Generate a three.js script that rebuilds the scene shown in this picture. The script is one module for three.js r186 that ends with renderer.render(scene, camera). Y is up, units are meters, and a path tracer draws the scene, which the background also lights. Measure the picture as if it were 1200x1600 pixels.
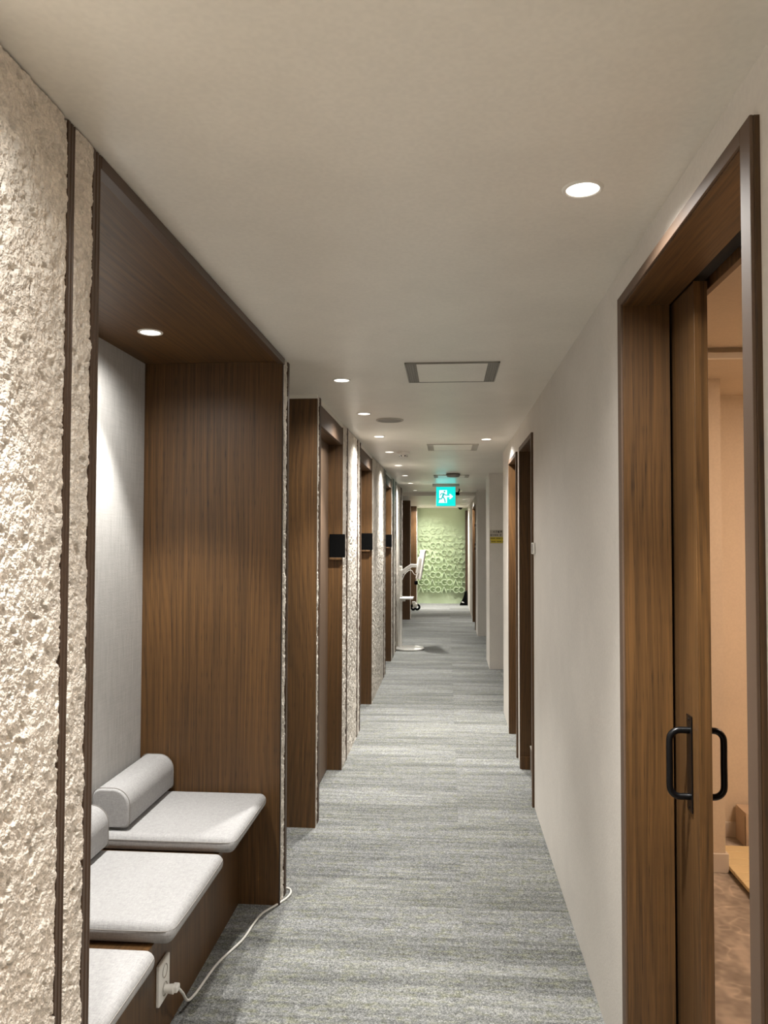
import * as THREE from 'three';
import { RoundedBoxGeometry } from 'three/addons/geometries/RoundedBoxGeometry.js';
import { mergeGeometries, mergeVertices } from 'three/addons/utils/BufferGeometryUtils.js';
import { RectAreaLightUniformsLib } from 'three/addons/lights/RectAreaLightUniformsLib.js';
import { createNoise2D, createNoise3D } from 'simplex-noise';

// ------------------------------------------------------------------ camera, light, exposure
const scene = new THREE.Scene();
scene.background = new THREE.Color(0x000000);
const EYE = 1.54, FOCAL = 1230;
const camera = new THREE.PerspectiveCamera(2 * Math.atan(800 / FOCAL) * 180 / Math.PI, 1200 / 1600, 0.05, 60);
camera.position.set(0, EYE, 0);
camera.up.set(-0.0025, 1, 0);
camera.lookAt(-0.08012, EYE + 0.03365, -1);
scene.add(camera);
const renderer = new THREE.WebGLRenderer({ antialias: true });
renderer.toneMapping = THREE.LinearToneMapping;
renderer.toneMappingExposure = 1.07;
renderer.shadowMap.enabled = true;
RectAreaLightUniformsLib.init();

const LAMP = { beam: 14.2, beamAngle: 0.64, beamPenumbra: 0.75, spill: 3.1, spillAngle: 1.38, glow: 5.0, color: 0xfffcf6 };
const ROOM_LAMP = { color: 0xffdcc0, intensity: 37.0 };
const EXIT_GLOW = { color: 0x19e6e0, intensity: 1.6 };

// ------------------------------------------------------------------ small tools
function rng(seed) { let s = seed | 0; return () => { s = (s + 0x6d2b79f5) | 0; let t = Math.imul(s ^ (s >>> 15), 1 | s); t = (t + Math.imul(t ^ (t >>> 7), 61 | t)) ^ t; return ((t ^ (t >>> 14)) >>> 0) / 4294967296; }; }
const taken = {};
function numbered(name) { const n = taken[name] = (taken[name] ?? -1) + 1; return n ? name + '_' + String(n).padStart(3, '0') : name; }
function shade(o) { o.traverse((m) => { if (m.isMesh) { m.castShadow = true; m.receiveShadow = true; } }); return o; }
function mesh(name, geometry, material, parent) {
  const m = new THREE.Mesh(geometry, material); m.castShadow = m.receiveShadow = true;
  if (parent) { m.name = name; parent.add(m); } else { m.name = numbered(name); scene.add(m); }
  return m;
}
function structure(name) { const g = new THREE.Group(); g.name = numbered(name); g.userData = { kind: 'structure' }; scene.add(g); return g; }
function thing(name, label, category, [x, y, z] = [0, 0, 0], group) {
  const g = new THREE.Group(); g.name = numbered(name); g.position.set(x, y, z); g.userData = { label, category };
  if (group) g.userData.group = group;
  scene.add(g); return g;
}
function copy(root, label, [x, y, z]) { const c = root.clone(); c.name = numbered(root.name.replace(/_\d+$/, '')); c.userData = { ...root.userData, label }; c.position.set(x, y, z); scene.add(c); return c; }
// uv in metres, v running up (or along the corridor on level faces)
function metric(g, du = 0, dv = 0) {
  g = g.index ? g.toNonIndexed() : g;
  const p = g.attributes.position, uv = new Float32Array(p.count * 2), a = new THREE.Vector3(), b = new THREE.Vector3(), c = new THREE.Vector3();
  for (let i = 0; i < p.count; i += 3) {
    a.fromBufferAttribute(p, i); b.fromBufferAttribute(p, i + 1); c.fromBufferAttribute(p, i + 2);
    const n = b.clone().sub(a).cross(c.clone().sub(a)), ax = Math.abs(n.x), ay = Math.abs(n.y), az = Math.abs(n.z);
    [a, b, c].forEach((q, k) => {
      const [u, v] = ax >= ay && ax >= az ? [q.z, q.y] : az >= ay ? [q.x, q.y] : [q.x, q.z];
      uv[(i + k) * 2] = u + du; uv[(i + k) * 2 + 1] = v + dv;
    });
  }
  g.setAttribute('uv', new THREE.BufferAttribute(uv, 2)); return g;
}
// a box from ranges; d0, d1 are distances down the corridor (z = -d)
function box(x0, x1, y0, y1, d0, d1, du = 0, dv = 0) {
  const g = new THREE.BoxGeometry(Math.abs(x1 - x0), Math.abs(y1 - y0), Math.abs(d1 - d0));
  g.translate((x0 + x1) / 2, (y0 + y1) / 2, -(d0 + d1) / 2); return metric(g, du, dv);
}
function rbox(x0, x1, y0, y1, d0, d1, r = 0.004, seg = 2, du = 0, dv = 0) {
  const g = new RoundedBoxGeometry(Math.abs(x1 - x0), Math.abs(y1 - y0), Math.abs(d1 - d0), seg, r);
  g.translate((x0 + x1) / 2, (y0 + y1) / 2, -(d0 + d1) / 2); return metric(g, du, dv);
}
function joined(list) { return mergeGeometries(list.map((g) => { const h = g.index ? g.toNonIndexed() : g; for (const k of Object.keys(h.attributes)) if (!['position', 'normal', 'uv'].includes(k)) h.deleteAttribute(k); return h; })); }
function tube(points, r, seg = 40, rad = 8, closed = false) { return new THREE.TubeGeometry(new THREE.CatmullRomCurve3(points.map((p) => new THREE.Vector3(...p)), closed), seg, r, rad, closed); }
function lathe(profile, seg = 40) { return new THREE.LatheGeometry(profile.map(([r, y]) => new THREE.Vector2(r, y)), seg); }

// ------------------------------------------------------------------ procedural textures
// periodic value noise on [0,1)^2
function pnoise(seed) {
  const r = rng(seed), T = new Float32Array(65536); for (let i = 0; i < 65536; i++) T[i] = r();
  const h = (x, y) => T[(x * 374 + y * 6689 + ((x * 31) ^ (y * 57))) & 65535];
  return (u, v, nx, ny) => {
    const x = u * nx, y = v * ny, xi = Math.floor(x), yi = Math.floor(y); let fx = x - xi, fy = y - yi;
    fx = fx * fx * (3 - 2 * fx); fy = fy * fy * (3 - 2 * fy);
    const m = (k, n) => ((k % n) + n) % n, x0 = m(xi, nx), x1 = m(xi + 1, nx), y0 = m(yi, ny), y1 = m(yi + 1, ny);
    const a = h(x0, y0), b = h(x1, y0), c = h(x0, y1), d = h(x1, y1);
    return a + (b - a) * fx + (c - a) * fy + (a - b - c + d) * fx * fy;
  };
}
function texture(w, h, f, srgb = true, sx = 1, sy = 1) {
  const d = new Uint8Array(w * h * 4);
  for (let j = 0; j < h; j++) for (let i = 0; i < w; i++) {
    const c = f((i + 0.5) / w, (j + 0.5) / h), k = (j * w + i) * 4;
    d[k] = c[0]; d[k + 1] = c[1]; d[k + 2] = c[2]; d[k + 3] = 255;
  }
  const t = new THREE.DataTexture(d, w, h); t.wrapS = t.wrapT = THREE.RepeatWrapping; t.magFilter = THREE.LinearFilter; t.minFilter = THREE.LinearMipmapLinearFilter; t.generateMipmaps = true;
  if (srgb) t.colorSpace = THREE.SRGBColorSpace;
  t.repeat.set(1 / sx, 1 / sy); t.needsUpdate = true; return t;
}
const clamp = (v) => Math.max(0, Math.min(255, v));
function woodTexture(seed, base, contrast) {
  const n = pnoise(seed), m = pnoise(seed + 7);
  const val = (u, v) => {
    const warp = (n(u, v, 5, 2) - 0.5) * 0.10 + (n(u, v, 11, 5) - 0.5) * 0.025;
    const uu = u + warp;
    const ring = Math.pow(0.5 + 0.5 * Math.sin(2 * Math.PI * (uu * 34 + 5.0 * m(u, v, 6, 2) + 1.2 * m(u, v, 14, 4))), 2.2);
    const streak = n(u + warp * 0.3, v, 260, 6) * 0.6 + m(u, v, 480, 14) * 0.4;
    const broad = m(u, v, 9, 1);
    const pore = Math.pow(m(u + 0.37, v, 512, 42), 7);
    return [ring, streak, broad, pore];
  };
  const map = texture(1024, 1024, (u, v) => {
    const [r, s, b, p] = val(u, v), t = 1 + contrast * ((s - 0.5) * 0.42 - r * 0.10 + 0.03 + (b - 0.5) * 0.12 - p * 0.3);
    return [clamp(base[0] * t), clamp(base[1] * (t * 1.02 - 0.02)), clamp(base[2] * (t * 1.05 - 0.05))];
  }, true, 1.0, 2.2);
  return map;
}
const WOOD = woodTexture(11, [150, 111, 76], 1.0);
const wood = (tint, rough = 0.48) => new THREE.MeshStandardMaterial({ map: WOOD, color: tint, roughness: rough });

function carpetTexture(seed) {
  const n = pnoise(seed), m = pnoise(seed + 3), q = pnoise(seed + 9);
  const h = (u, v) => 0.36 * n(u, v, 4, 60) + 0.20 * m(u, v, 12, 128) + 0.30 * n(u, v, 2, 16) + 0.10 * q(u, v, 50, 200) + 0.14 * m(u, v, 1, 5) + 0.07;
  return texture(1024, 1024, (u, v) => {
    const g = q(u, v, 330, 330) * 0.6 + m(u, v, 512, 512) * 0.4, tuft = n(u, v, 200, 150);
    const t = 110 + (h(u, v) - 0.54) * 70 + (g - 0.5) * 96 + (tuft - 0.5) * 34, y = Math.pow(q(u, v, 40, 90), 3) * 10;
    return [clamp(t + y * 0.5), clamp(t + 1 + y * 0.5), clamp(t + 1 - y)];
  }, true, 1, 1);
}
const CARPET = carpetTexture(101);
const fabricBump = (() => { const n = pnoise(55), m = pnoise(56); return texture(512, 512, (u, v) => { const k = 128 + (n(u, v, 200, 40) - 0.5) * 110 + (m(u, v, 40, 200) - 0.5) * 110; return [clamp(k), clamp(k), clamp(k)]; }, false, 0.25, 0.25); })();
const fabricMap = (() => { const n = pnoise(57), m = pnoise(58); return texture(512, 512, (u, v) => { const k = 236 + (n(u, v, 220, 30) - 0.5) * 22 + (m(u, v, 30, 220) - 0.5) * 22; return [clamp(k), clamp(k), clamp(k)]; }, true, 0.25, 0.25); })();
const wallpaperMap = (() => { const n = pnoise(61), m = pnoise(62); return texture(1024, 1024, (u, v) => { const k = 238 + (n(u, v, 420, 24) - 0.5) * 20 + (m(u, v, 60, 8) - 0.5) * 10 + (m(u, v, 12, 400) - 0.5) * 10; return [clamp(k), clamp(k), clamp(k)]; }, true, 0.8, 0.8); })();
const plasterMap = (() => { const n = pnoise(63), m = pnoise(64); return texture(512, 512, (u, v) => { const k = 244 + (n(u, v, 5, 5) - 0.5) * 7 + (m(u, v, 17, 17) - 0.5) * 5 + (n(u, v, 250, 250) - 0.5) * 7; return [clamp(k), clamp(k), clamp(k)]; }, true, 1.7, 1.7); })();
const plasterBump = (() => { const n = pnoise(65), m = pnoise(66); return texture(512, 512, (u, v) => { const k = 128 + (n(u, v, 128, 128) - 0.5) * 90 + (m(u, v, 50, 50) - 0.5) * 60; return [clamp(k), clamp(k), clamp(k)]; }, false, 0.5, 0.5); })();
const stoneMap = (() => { const n = pnoise(71), m = pnoise(72); return texture(512, 512, (u, v) => { const k = 1 + (n(u, v, 9, 9) - 0.5) * 0.08 + (m(u, v, 60, 60) - 0.5) * 0.12 + (n(u, v, 200, 200) - 0.5) * 0.1; return [clamp(216 * k), clamp(209 * k), clamp(199 * k)]; }, true, 0.4, 0.4); })();
const stoneBump = (() => { const n = pnoise(73), m = pnoise(74); return texture(512, 512, (u, v) => { const k = 255 * (0.35 * n(u, v, 60, 60) + 0.35 * m(u, v, 120, 120) + 0.3 * n(u, v, 230, 230)); return [k, k, k]; }, false, 0.4, 0.4); })();
const vinylMap = (() => { const n = pnoise(81), m = pnoise(82); return texture(512, 512, (u, v) => { const w = Math.abs(n(u, v, 9, 9) + 0.5 * m(u, v, 22, 22) - 0.75), vein = Math.pow(Math.max(0, 1 - w * 5), 3), k = 150 + (m(u, v, 14, 14) - 0.5) * 44 + (n(u, v, 50, 50) - 0.5) * 26 + vein * 26; return [clamp(k * 1.03), clamp(k * 0.97), clamp(k * 0.9)]; }, true, 0.9, 0.9); })();

// ------------------------------------------------------------------ materials
const M = {
  wall: new THREE.MeshStandardMaterial({ map: plasterMap, color: 0xe4ded6, roughness: 0.75, bumpMap: plasterBump, bumpScale: 0.0006 }),
  ceiling: new THREE.MeshStandardMaterial({ map: plasterMap, color: 0xefe9de, roughness: 0.36 }),
  white: new THREE.MeshStandardMaterial({ color: 0xe8e4dc, roughness: 0.5 }),
  lightGrey: new THREE.MeshStandardMaterial({ color: 0xb9b4aa, roughness: 0.6 }),
  grille: new THREE.MeshStandardMaterial({ color: 0x8c8880, roughness: 0.6 }),
  gap: new THREE.MeshStandardMaterial({ color: 0x2c2926, roughness: 0.9 }),
  stone: new THREE.MeshPhysicalMaterial({ map: stoneMap, color: 0xffffff, roughness: 1, specularIntensity: 0.25, bumpMap: stoneBump, bumpScale: 0.0045 }),
  trim: new THREE.MeshStandardMaterial({ color: 0x4c392a, roughness: 0.42, metalness: 0.1 }),
  darkTrim: new THREE.MeshStandardMaterial({ color: 0x2c2019, roughness: 0.45, metalness: 0.2 }),
  wood: wood(0x989277), // one brown laminate throughout the corridor
  fascia: new THREE.MeshStandardMaterial({ color: 0x5e4a3a, roughness: 0.62 }),
  leaf: new THREE.MeshStandardMaterial({ color: 0x6e5a49, roughness: 0.5 }),
  wallpaper: new THREE.MeshStandardMaterial({ map: wallpaperMap, color: 0xbfbdba, roughness: 0.9, bumpMap: fabricBump, bumpScale: 0.0004 }),
  cushion: new THREE.MeshStandardMaterial({ map: fabricMap, color: 0xafaeae, roughness: 0.95, bumpMap: fabricBump, bumpScale: 0.0005 }),
  seam: new THREE.MeshStandardMaterial({ color: 0x85817c, roughness: 0.95 }),
  carpet: new THREE.MeshStandardMaterial({ map: CARPET, roughness: 1, bumpMap: CARPET, bumpScale: 0.003 }),
  carpetB: new THREE.MeshStandardMaterial({ map: CARPET, color: 0xf8f8f6, roughness: 1, bumpMap: CARPET, bumpScale: 0.003 }),
  carpetC: new THREE.MeshStandardMaterial({ map: CARPET, color: 0xf1f1ef, roughness: 1, bumpMap: CARPET, bumpScale: 0.003 }),
  backing: new THREE.MeshStandardMaterial({ color: 0x5c5c5a, roughness: 1 }),
  green: new THREE.MeshStandardMaterial({ color: 0xc4d4b0, roughness: 0.7 }),
  black: new THREE.MeshPhysicalMaterial({ color: 0x040404, roughness: 0.8, specularIntensity: 0.15 }),
  blackMetal: new THREE.MeshStandardMaterial({ color: 0x101012, roughness: 0.32, metalness: 0.5 }),
  plastic: new THREE.MeshStandardMaterial({ color: 0xe9e6e0, roughness: 0.4 }),
  socketHole: new THREE.MeshStandardMaterial({ color: 0x9c958b, roughness: 0.5 }),
  roomWall: new THREE.MeshStandardMaterial({ map: plasterMap, color: 0xd9cbb6, roughness: 0.85 }),
  roomBase: new THREE.MeshStandardMaterial({ color: 0xcfc6ba, roughness: 0.6 }),
  vinyl: new THREE.MeshStandardMaterial({ map: vinylMap, roughness: 0.5 }),
  slat: new THREE.MeshStandardMaterial({ color: 0xd9c79b, roughness: 0.6 }),
  slatDark: new THREE.MeshStandardMaterial({ color: 0x6b5335, roughness: 0.7 }),
  boxFace: new THREE.MeshStandardMaterial({ color: 0xbfab94, roughness: 0.6 }),
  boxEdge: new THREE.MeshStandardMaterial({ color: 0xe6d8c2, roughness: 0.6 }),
  enclosure: new THREE.MeshStandardMaterial({ color: 0xb8b0a4, roughness: 0.9 }),
  lens: new THREE.MeshStandardMaterial({ color: 0xffffff, roughness: 0.6, emissive: 0xfff8ee, emissiveIntensity: LAMP.glow }),
  greyBox: new THREE.MeshStandardMaterial({ color: 0x7d736a, roughness: 0.6 }),
};

// ------------------------------------------------------------------ the setting
const XL = -0.70, XR = 0.50, CEIL = 2.316, END = 18.8;
// levels of the setting that close it off
{
  const floor = structure('floor');
  mesh('subfloor', box(-2.1, 2.7, -0.12, -0.006, -2.2, END + 0.3), M.backing, floor);
  const r = rng(5); let dv = 0;
  const S = 0.25, G = 0.0006;
  const mats = [M.carpet, M.carpetB, M.carpetC, M.carpet];
  // carpet tiles of the corridor, planks laid across the corridor
  const edgesX = [-1.2, -0.94, 0.06, 0.62];
  for (let row = 0; row < 84; row++) for (let c = 0; c < edgesX.length - 1; c++) {
    const d0 = -1.9 + row * S, d1 = Math.min(d0 + S, END); if (d0 >= END - 0.01) continue;
    const g = new THREE.BoxGeometry(edgesX[c + 1] - edgesX[c] - G, 0.006, d1 - d0 - G); const du = r(); if (c < 2 || r() < 0.45) dv = r();
    const t = mesh('carpet_tile', metric(g, du * 3, dv * 3), mats[Math.floor(r() * 4)], floor);
    t.position.set((edgesX[c] + edgesX[c + 1]) / 2, -0.003, -(d0 + d1) / 2);
  }
  for (const [x0, x1, d0, d1] of [[-2.1, -1.2, 3.43, 4.2], [-2.1, -1.2, 12.4, 15.0], [0.62, 2.7, 7.1, 9.42], [0.62, 2.7, 10.19, 12.57], [0.62, 2.7, 4.4, 7.0]])
    mesh('carpet_sheet', box(x0, x1, -0.006, 0, d0, d1), M.carpet, floor);
  mesh('vinyl_sheet', box(0.62, 2.7, -0.006, 0, -1.9, 4.28), M.vinyl, floor);

  const ceiling = structure('ceiling');
  mesh('ceiling_board', box(-2.1, 0.62, CEIL, CEIL + 0.12, -2.2, END + 0.3), M.ceiling, ceiling);
  mesh('ceiling_board', box(0.62, 2.7, CEIL, CEIL + 0.12, 4.28, END + 0.3), M.ceiling, ceiling);
  mesh('lowered_ceiling', box(-0.9, 0.6, 2.264, CEIL, 13.35, END), M.ceiling, ceiling);
  // ceiling of the warm room: a raised middle with a moulding where it steps down
  mesh('room_ceiling', box(0.62, 2.7, 2.345, CEIL + 0.12, -2.2, 3.39), M.roomWall, ceiling);
  mesh('room_ceiling', box(0.62, 2.7, 2.298, CEIL + 0.12, 3.40, 4.28), M.roomWall, ceiling);
  mesh('moulding', box(0.62, 2.7, 2.298, 2.322, 3.375, 3.40), M.white, ceiling);

  const enc = structure('wall_outer');
  for (const a of [[-2.22, -2.1, 0, CEIL, -2.2, END + 0.3], [2.7, 2.82, 0, CEIL + 0.1, -2.2, END + 0.3], [-2.1, 0.5, 0, CEIL, -2.2, -2.0], [0.62, 2.7, 0, CEIL, -2.2, -2.0]])
    mesh('outer_wall', box(...a), M.enclosure, enc);
}

// ---- the stone wall on the left
const sn2 = createNoise2D(rng(21)), sn3 = createNoise3D(rng(22));
// broken rock: small tilted facets at two sizes, roughened
function facets(x, y, size, seed, off, tilt) {
  const gx = x / size, gy = y / size, ix = Math.floor(gx), iy = Math.floor(gy); let best = 9, second = 9, h = 0, h2 = 0;
  for (let a = -1; a <= 1; a++) for (let b = -1; b <= 1; b++) {
    const cx = ix + a, cy = iy + b; let t = Math.imul(cx + 7919 * seed, 374761393) ^ Math.imul(cy + 104729, 668265263); t = Math.imul(t ^ (t >>> 13), 1274126177); t ^= t >>> 16;
    const r1 = (t & 255) / 255, r2 = ((t >>> 8) & 255) / 255, r3 = ((t >>> 16) & 255) / 255, r4 = ((t >>> 24) & 255) / 255;
    const dx = gx - cx - r1, dy = gy - cy - r2, d = dx * dx + dy * dy, v = (r3 - 0.5) * 2 * off + ((r4 - 0.5) * dx + (r1 * 0.6 + r3 * 0.4 - 0.5) * dy) * 2 * tilt * size;
    if (d < best) { second = best; h2 = h; best = d; h = v; } else if (d < second) { second = d; h2 = v; }
  }
  const e = Math.min(1, (Math.sqrt(second) - Math.sqrt(best)) / 0.22), k = 0.5 + 0.5 * e; return h * k + h2 * (1 - k);
}
function rockHeight(d, y) {
  const wx = sn2(d * 30, y * 30) * 0.006 + sn2(d * 110, y * 110) * 0.0022, wy = sn2(d * 30 + 40, y * 30 + 7) * 0.006 + sn2(d * 110 + 9, y * 110) * 0.0022, a = d + wx, b = y + wy;
  let h = 0.0018 * sn2(a * 9, b * 9) + facets(a, b, 0.036, 1, 0.0013, 0.07) + facets(a, b * 0.85, 0.0125, 2, 0.0013, 0.14) + facets(a, b, 0.0062, 3, 0.0010, 0.2) + 0.0006 * sn2(a * 260, b * 250);
  const pit = Math.max(0, sn2(a * 21 + 60, b * 30 + 20) - 0.62); h -= Math.min(0.006, pit * 0.06);
  return h;
}
function rockGeometry(d0, d1, cell, y0 = 0, y1 = CEIL - 0.004) {
  const nd = Math.max(3, Math.round((d1 - d0) / cell)), ny = Math.round((y1 - y0) / cell), pos = [], uv = [], idx = [];
  const BASE = d0 > 1.45 ? XL - 0.001 : XL + 0.002, BACK = XL - 0.012, W = nd + 3;
  for (let j = 0; j <= ny; j++) for (let i = -1; i <= nd + 1; i++) {
    const k = Math.max(0, Math.min(nd, i)), y = y0 + (y1 - y0) * j / ny, d = d0 + (d1 - d0) * k / nd;
    const skirt = i < 0 || i > nd, e = Math.min(k, nd - k) * cell, round = e < 0.006 ? -0.0035 * (1 - e / 0.006) : 0;
    pos.push(skirt ? BACK : BASE + rockHeight(d, y) + round, y, -d); uv.push(d + (skirt ? 0.02 : 0), y);
  }
  for (let j = 0; j < ny; j++) for (let i = 0; i < W - 1; i++) { const a = j * W + i, b = a + 1, c = a + W, d = c + 1; idx.push(a, b, c, b, d, c); }
  const g = new THREE.BufferGeometry();
  g.setAttribute('position', new THREE.Float32BufferAttribute(pos, 3)); g.setAttribute('uv', new THREE.Float32BufferAttribute(uv, 2)); g.setIndex(idx);
  g.computeVertexNormals();
  const p = g.attributes.normal; if (p.getX(Math.floor(p.count / 2)) < 0) { for (let i = 0; i < idx.length; i += 3) [idx[i + 1], idx[i + 2]] = [idx[i + 2], idx[i + 1]]; g.setIndex(idx); g.computeVertexNormals(); }
  return g;
}
// slim brown metal bar with two shallow grooves, standing between two stone panels
function barGeometry(d0, d1, y1 = CEIL - 0.002) {
  const w = d1 - d0, x = d0 > 3 ? XL + 0.003 : XL + 0.001, s = new THREE.Shape(), pts = [[0, -0.03], [0, 0.0], [w * 0.3, 0.0], [w * 0.36, -0.003], [w * 0.44, -0.003], [w * 0.5, 0], [w * 0.74, 0], [w * 0.8, -0.003], [w * 0.86, -0.003], [w * 0.92, 0], [w, 0], [w, -0.03]];
  pts.forEach(([d, q], i) => (i ? s.lineTo(q, d) : s.moveTo(q, d)));
  const g = new THREE.ExtrudeGeometry(s, { depth: y1, bevelEnabled: false }); g.rotateX(-Math.PI / 2); g.translate(x, 0, -d0); return metric(g);
}
{
  const w = structure('wall_left');
  const cores = [[-2.0, 1.50, -1.0], [3.335, 3.43, -1.40], [4.215, 4.31, -2.1], [5.268, 6.338, -1.0], [7.349, 8.978, -1.0], [9.919, 12.4, -2.1], [15.02, 15.3, -2.1], [17.62, END, -1.0]];
  for (const [d0, d1, xb] of cores) mesh('wall_core', box(xb, XL - 0.012, 0, CEIL, d0, d1), M.enclosure, w);
  mesh('wall_core', box(-2.1, -1.35, 0, CEIL, 1.0, 3.40), M.enclosure, w);
  for (const [d0, d1] of [[4.31, 5.266], [6.34, 7.347], [8.98, 9.917], [15.3, 17.6]]) mesh('wall_core', box(-1.0, -0.85, 0, CEIL, d0, d1), M.enclosure, w);
  for (const [d0, d1, c] of [[1.13, 1.383, 0.0024]]) mesh('stone_panel', rockGeometry(d0, d1, c), M.stone, w);
  mesh('stone_panel', rockGeometry(-1.99, 1.129, 0.012), M.stone, w);
  for (const [d0, d1, c] of [[5.51, 6.11, 0.006], [7.349, 8.73, 0.0075], [10.83, 11.95, 0.011]]) mesh('stone_panel', rockGeometry(d0, d1, c), M.stone, w);
  for (const [d0, d1, c] of [[1.41, 1.487, 0.0024], [3.335, 3.40, 0.004], [4.215, 4.27, 0.004], [5.268, 5.47, 0.005], [6.145, 6.30, 0.006], [8.77, 8.94, 0.008], [9.919, 10.14, 0.008], [10.30, 10.70, 0.01], [12.1, 12.4, 0.01], [15.02, 15.3, 0.01], [17.62, 18.6, 0.012]])
    mesh('stone_strip', rockGeometry(d0, d1, c), M.stone, w);
  for (const [d0, d1] of [[1.383, 1.41], [1.487, 1.52], [3.40, 3.43], [4.27, 4.31], [5.47, 5.51], [6.11, 6.145], [6.30, 6.34], [8.73, 8.77], [8.94, 8.98], [10.14, 10.30], [10.70, 10.83], [11.95, 12.1]])
    mesh('trim_bar', barGeometry(d0, d1), M.trim, w);
  // wood facing on the far side of each side passage
  mesh('wood_panel', box(-2.1, XL, 0, CEIL - 0.02, 4.195, 4.215, 0.3, 0.4), M.wood, w);
  mesh('cornice', box(-2.1, XL, CEIL - 0.02, CEIL, 4.19, 4.215), M.white, w);
  mesh('wood_panel', box(-2.1, XL, 0, CEIL - 0.055, 15.0, 15.02), M.wood, w);
  mesh('wood_panel', box(-0.86, XL + 0.02, 0, CEIL - 0.055, 17.6, 17.62), M.wood, w);
}

// ---- the seating alcove
{
  mesh('end_panel', box(-1.309, XL - 0.004, 0, 2.297, 3.31, 3.333, 0.12, 0.3), M.wood, structure('wall_alcove_far'));
  mesh('end_panel', box(-1.309, XL - 0.012, 0, 2.297, 1.502, 1.52, 0.5), M.wood, structure('wall_alcove_near'));
  mesh('back_panel', box(-1.345, -1.31, 0, 2.297, 1.502, 3.333), M.wallpaper, structure('wall_alcove_back'));
  const a = structure('ceiling_alcove');
  mesh('soffit_panel', box(-1.345, XL - 0.026, 2.298, CEIL - 0.001, 1.502, 3.333), M.wood, a);
  mesh('soffit_edge', rbox(XL - 0.024, XL + 0.002, 2.288, CEIL - 0.001, 1.522, 3.332, 0.002, 1), M.trim, a);
  mesh('edge_bar', rbox(XL - 0.0038, XL - 0.001, 0, 2.286, 3.312, 3.324, 0.0005, 1), M.darkTrim, structure('trim_1'));
}

// ---- doors on the left: leaf set back in a shallow wood-lined frame under a metal fascia
function recessedDoor(n, d0, d1, top = 2.17, leafMaterial = M.leaf) {
  const g = structure('door_' + n);
  mesh('door_leaf', rbox(-0.838, -0.796, 0.006, top, d0 + 0.02, d1 - 0.02, 0.002, 1), leafMaterial, g);
  mesh('jamb', box(-0.84, XL, 0, CEIL - 0.03, d1 - 0.02, d1, 0.7), M.wood, g);
  mesh('jamb', box(-0.84, XL - 0.004, 0, CEIL - 0.03, d0, d0 + 0.02, 0.2), M.wood, g);
  mesh('head_fascia', rbox(XL - 0.02, XL - 0.003, top, CEIL - 0.032, d0 + 0.021, d1 - 0.021, 0.002, 1), M.fascia, g);
  mesh('head_soffit', box(-0.84, XL - 0.021, top, top + 0.02, d0 + 0.02, d1 - 0.02), M.wood, g);
  mesh('cornice', box(XL - 0.02, XL - 0.004, CEIL - 0.03, CEIL - 0.001, d0, d1), M.white, g);
}
recessedDoor(2, 4.31, 5.266); recessedDoor(3, 6.34, 7.347); recessedDoor(4, 8.98, 9.917);

// ---- the plaster wall on the right
{
  const w = structure('wall_right');
  const W = (...a) => mesh('wall_segment', box(...a), M.wall, w);
  W(XR, 0.62, 0, CEIL, -2.0, 1.30); W(XR, 0.62, 2.20, CEIL + 0.03, 1.30, 2.258); W(XR, 0.62, 0, CEIL, 2.258, 4.645);
  W(XR, 0.62, 2.145, CEIL, 4.645, 6.345); W(XR, 0.62, 0, 2.145, 5.41, 5.65); W(XR, 0.62, 0, CEIL, 6.345, 7.0);
  W(XR, 2.7, 0, CEIL, 7.0, 7.1);
  W(XR, 2.7, 0, CEIL, 9.42, 10.19); W(0.482, 2.7, 0, CEIL, 12.57, 13.36);
  W(0.482, 0.62, 0, 2.264, 14.72, END); W(0.482, 0.62, 2.10, CEIL, 13.36, 14.72);
  W(0.62, 2.7, 0, CEIL + 0.05, 4.28, 4.40);
  mesh('dark_room_wall', box(0.63, 2.7, 0, CEIL, 5.48, 5.56), M.wall, w);
  mesh('dark_room_wall', box(0.62, 2.7, 0, CEIL, 14.72, 14.84), M.wall, w);
  // the warm room's own walls
  const r = structure('wall_room');
  mesh('room_wall', box(0.62, 1.285, 0, 2.298, 3.81, 4.28), M.roomWall, r);
  mesh('room_wall', box(1.285, 2.7, 0, 2.298, 4.265, 4.28), M.roomWall, r);
  mesh('room_wall', box(0.62, 0.626, 0, 2.345, 2.262, 3.81), M.roomWall, r);
  mesh('room_wall', box(0.62, 0.635, 0, 2.345, -2.0, 1.298), M.roomWall, r);
  mesh('room_wall', box(2.69, 2.7, 0, 2.345, -2.0, 4.265), M.roomWall, r);
  mesh('skirting', rbox(0.67, 1.297, 0, 0.088, 3.798, 3.81, 0.003, 1), M.roomBase, r);
  mesh('skirting', rbox(1.285, 1.297, 0, 0.088, 3.81, 4.265, 0.003, 1), M.roomBase, r);
  mesh('skirting', rbox(1.297, 2.69, 0, 0.078, 4.253, 4.265, 0.003, 1), M.roomBase, r);
}
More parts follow.
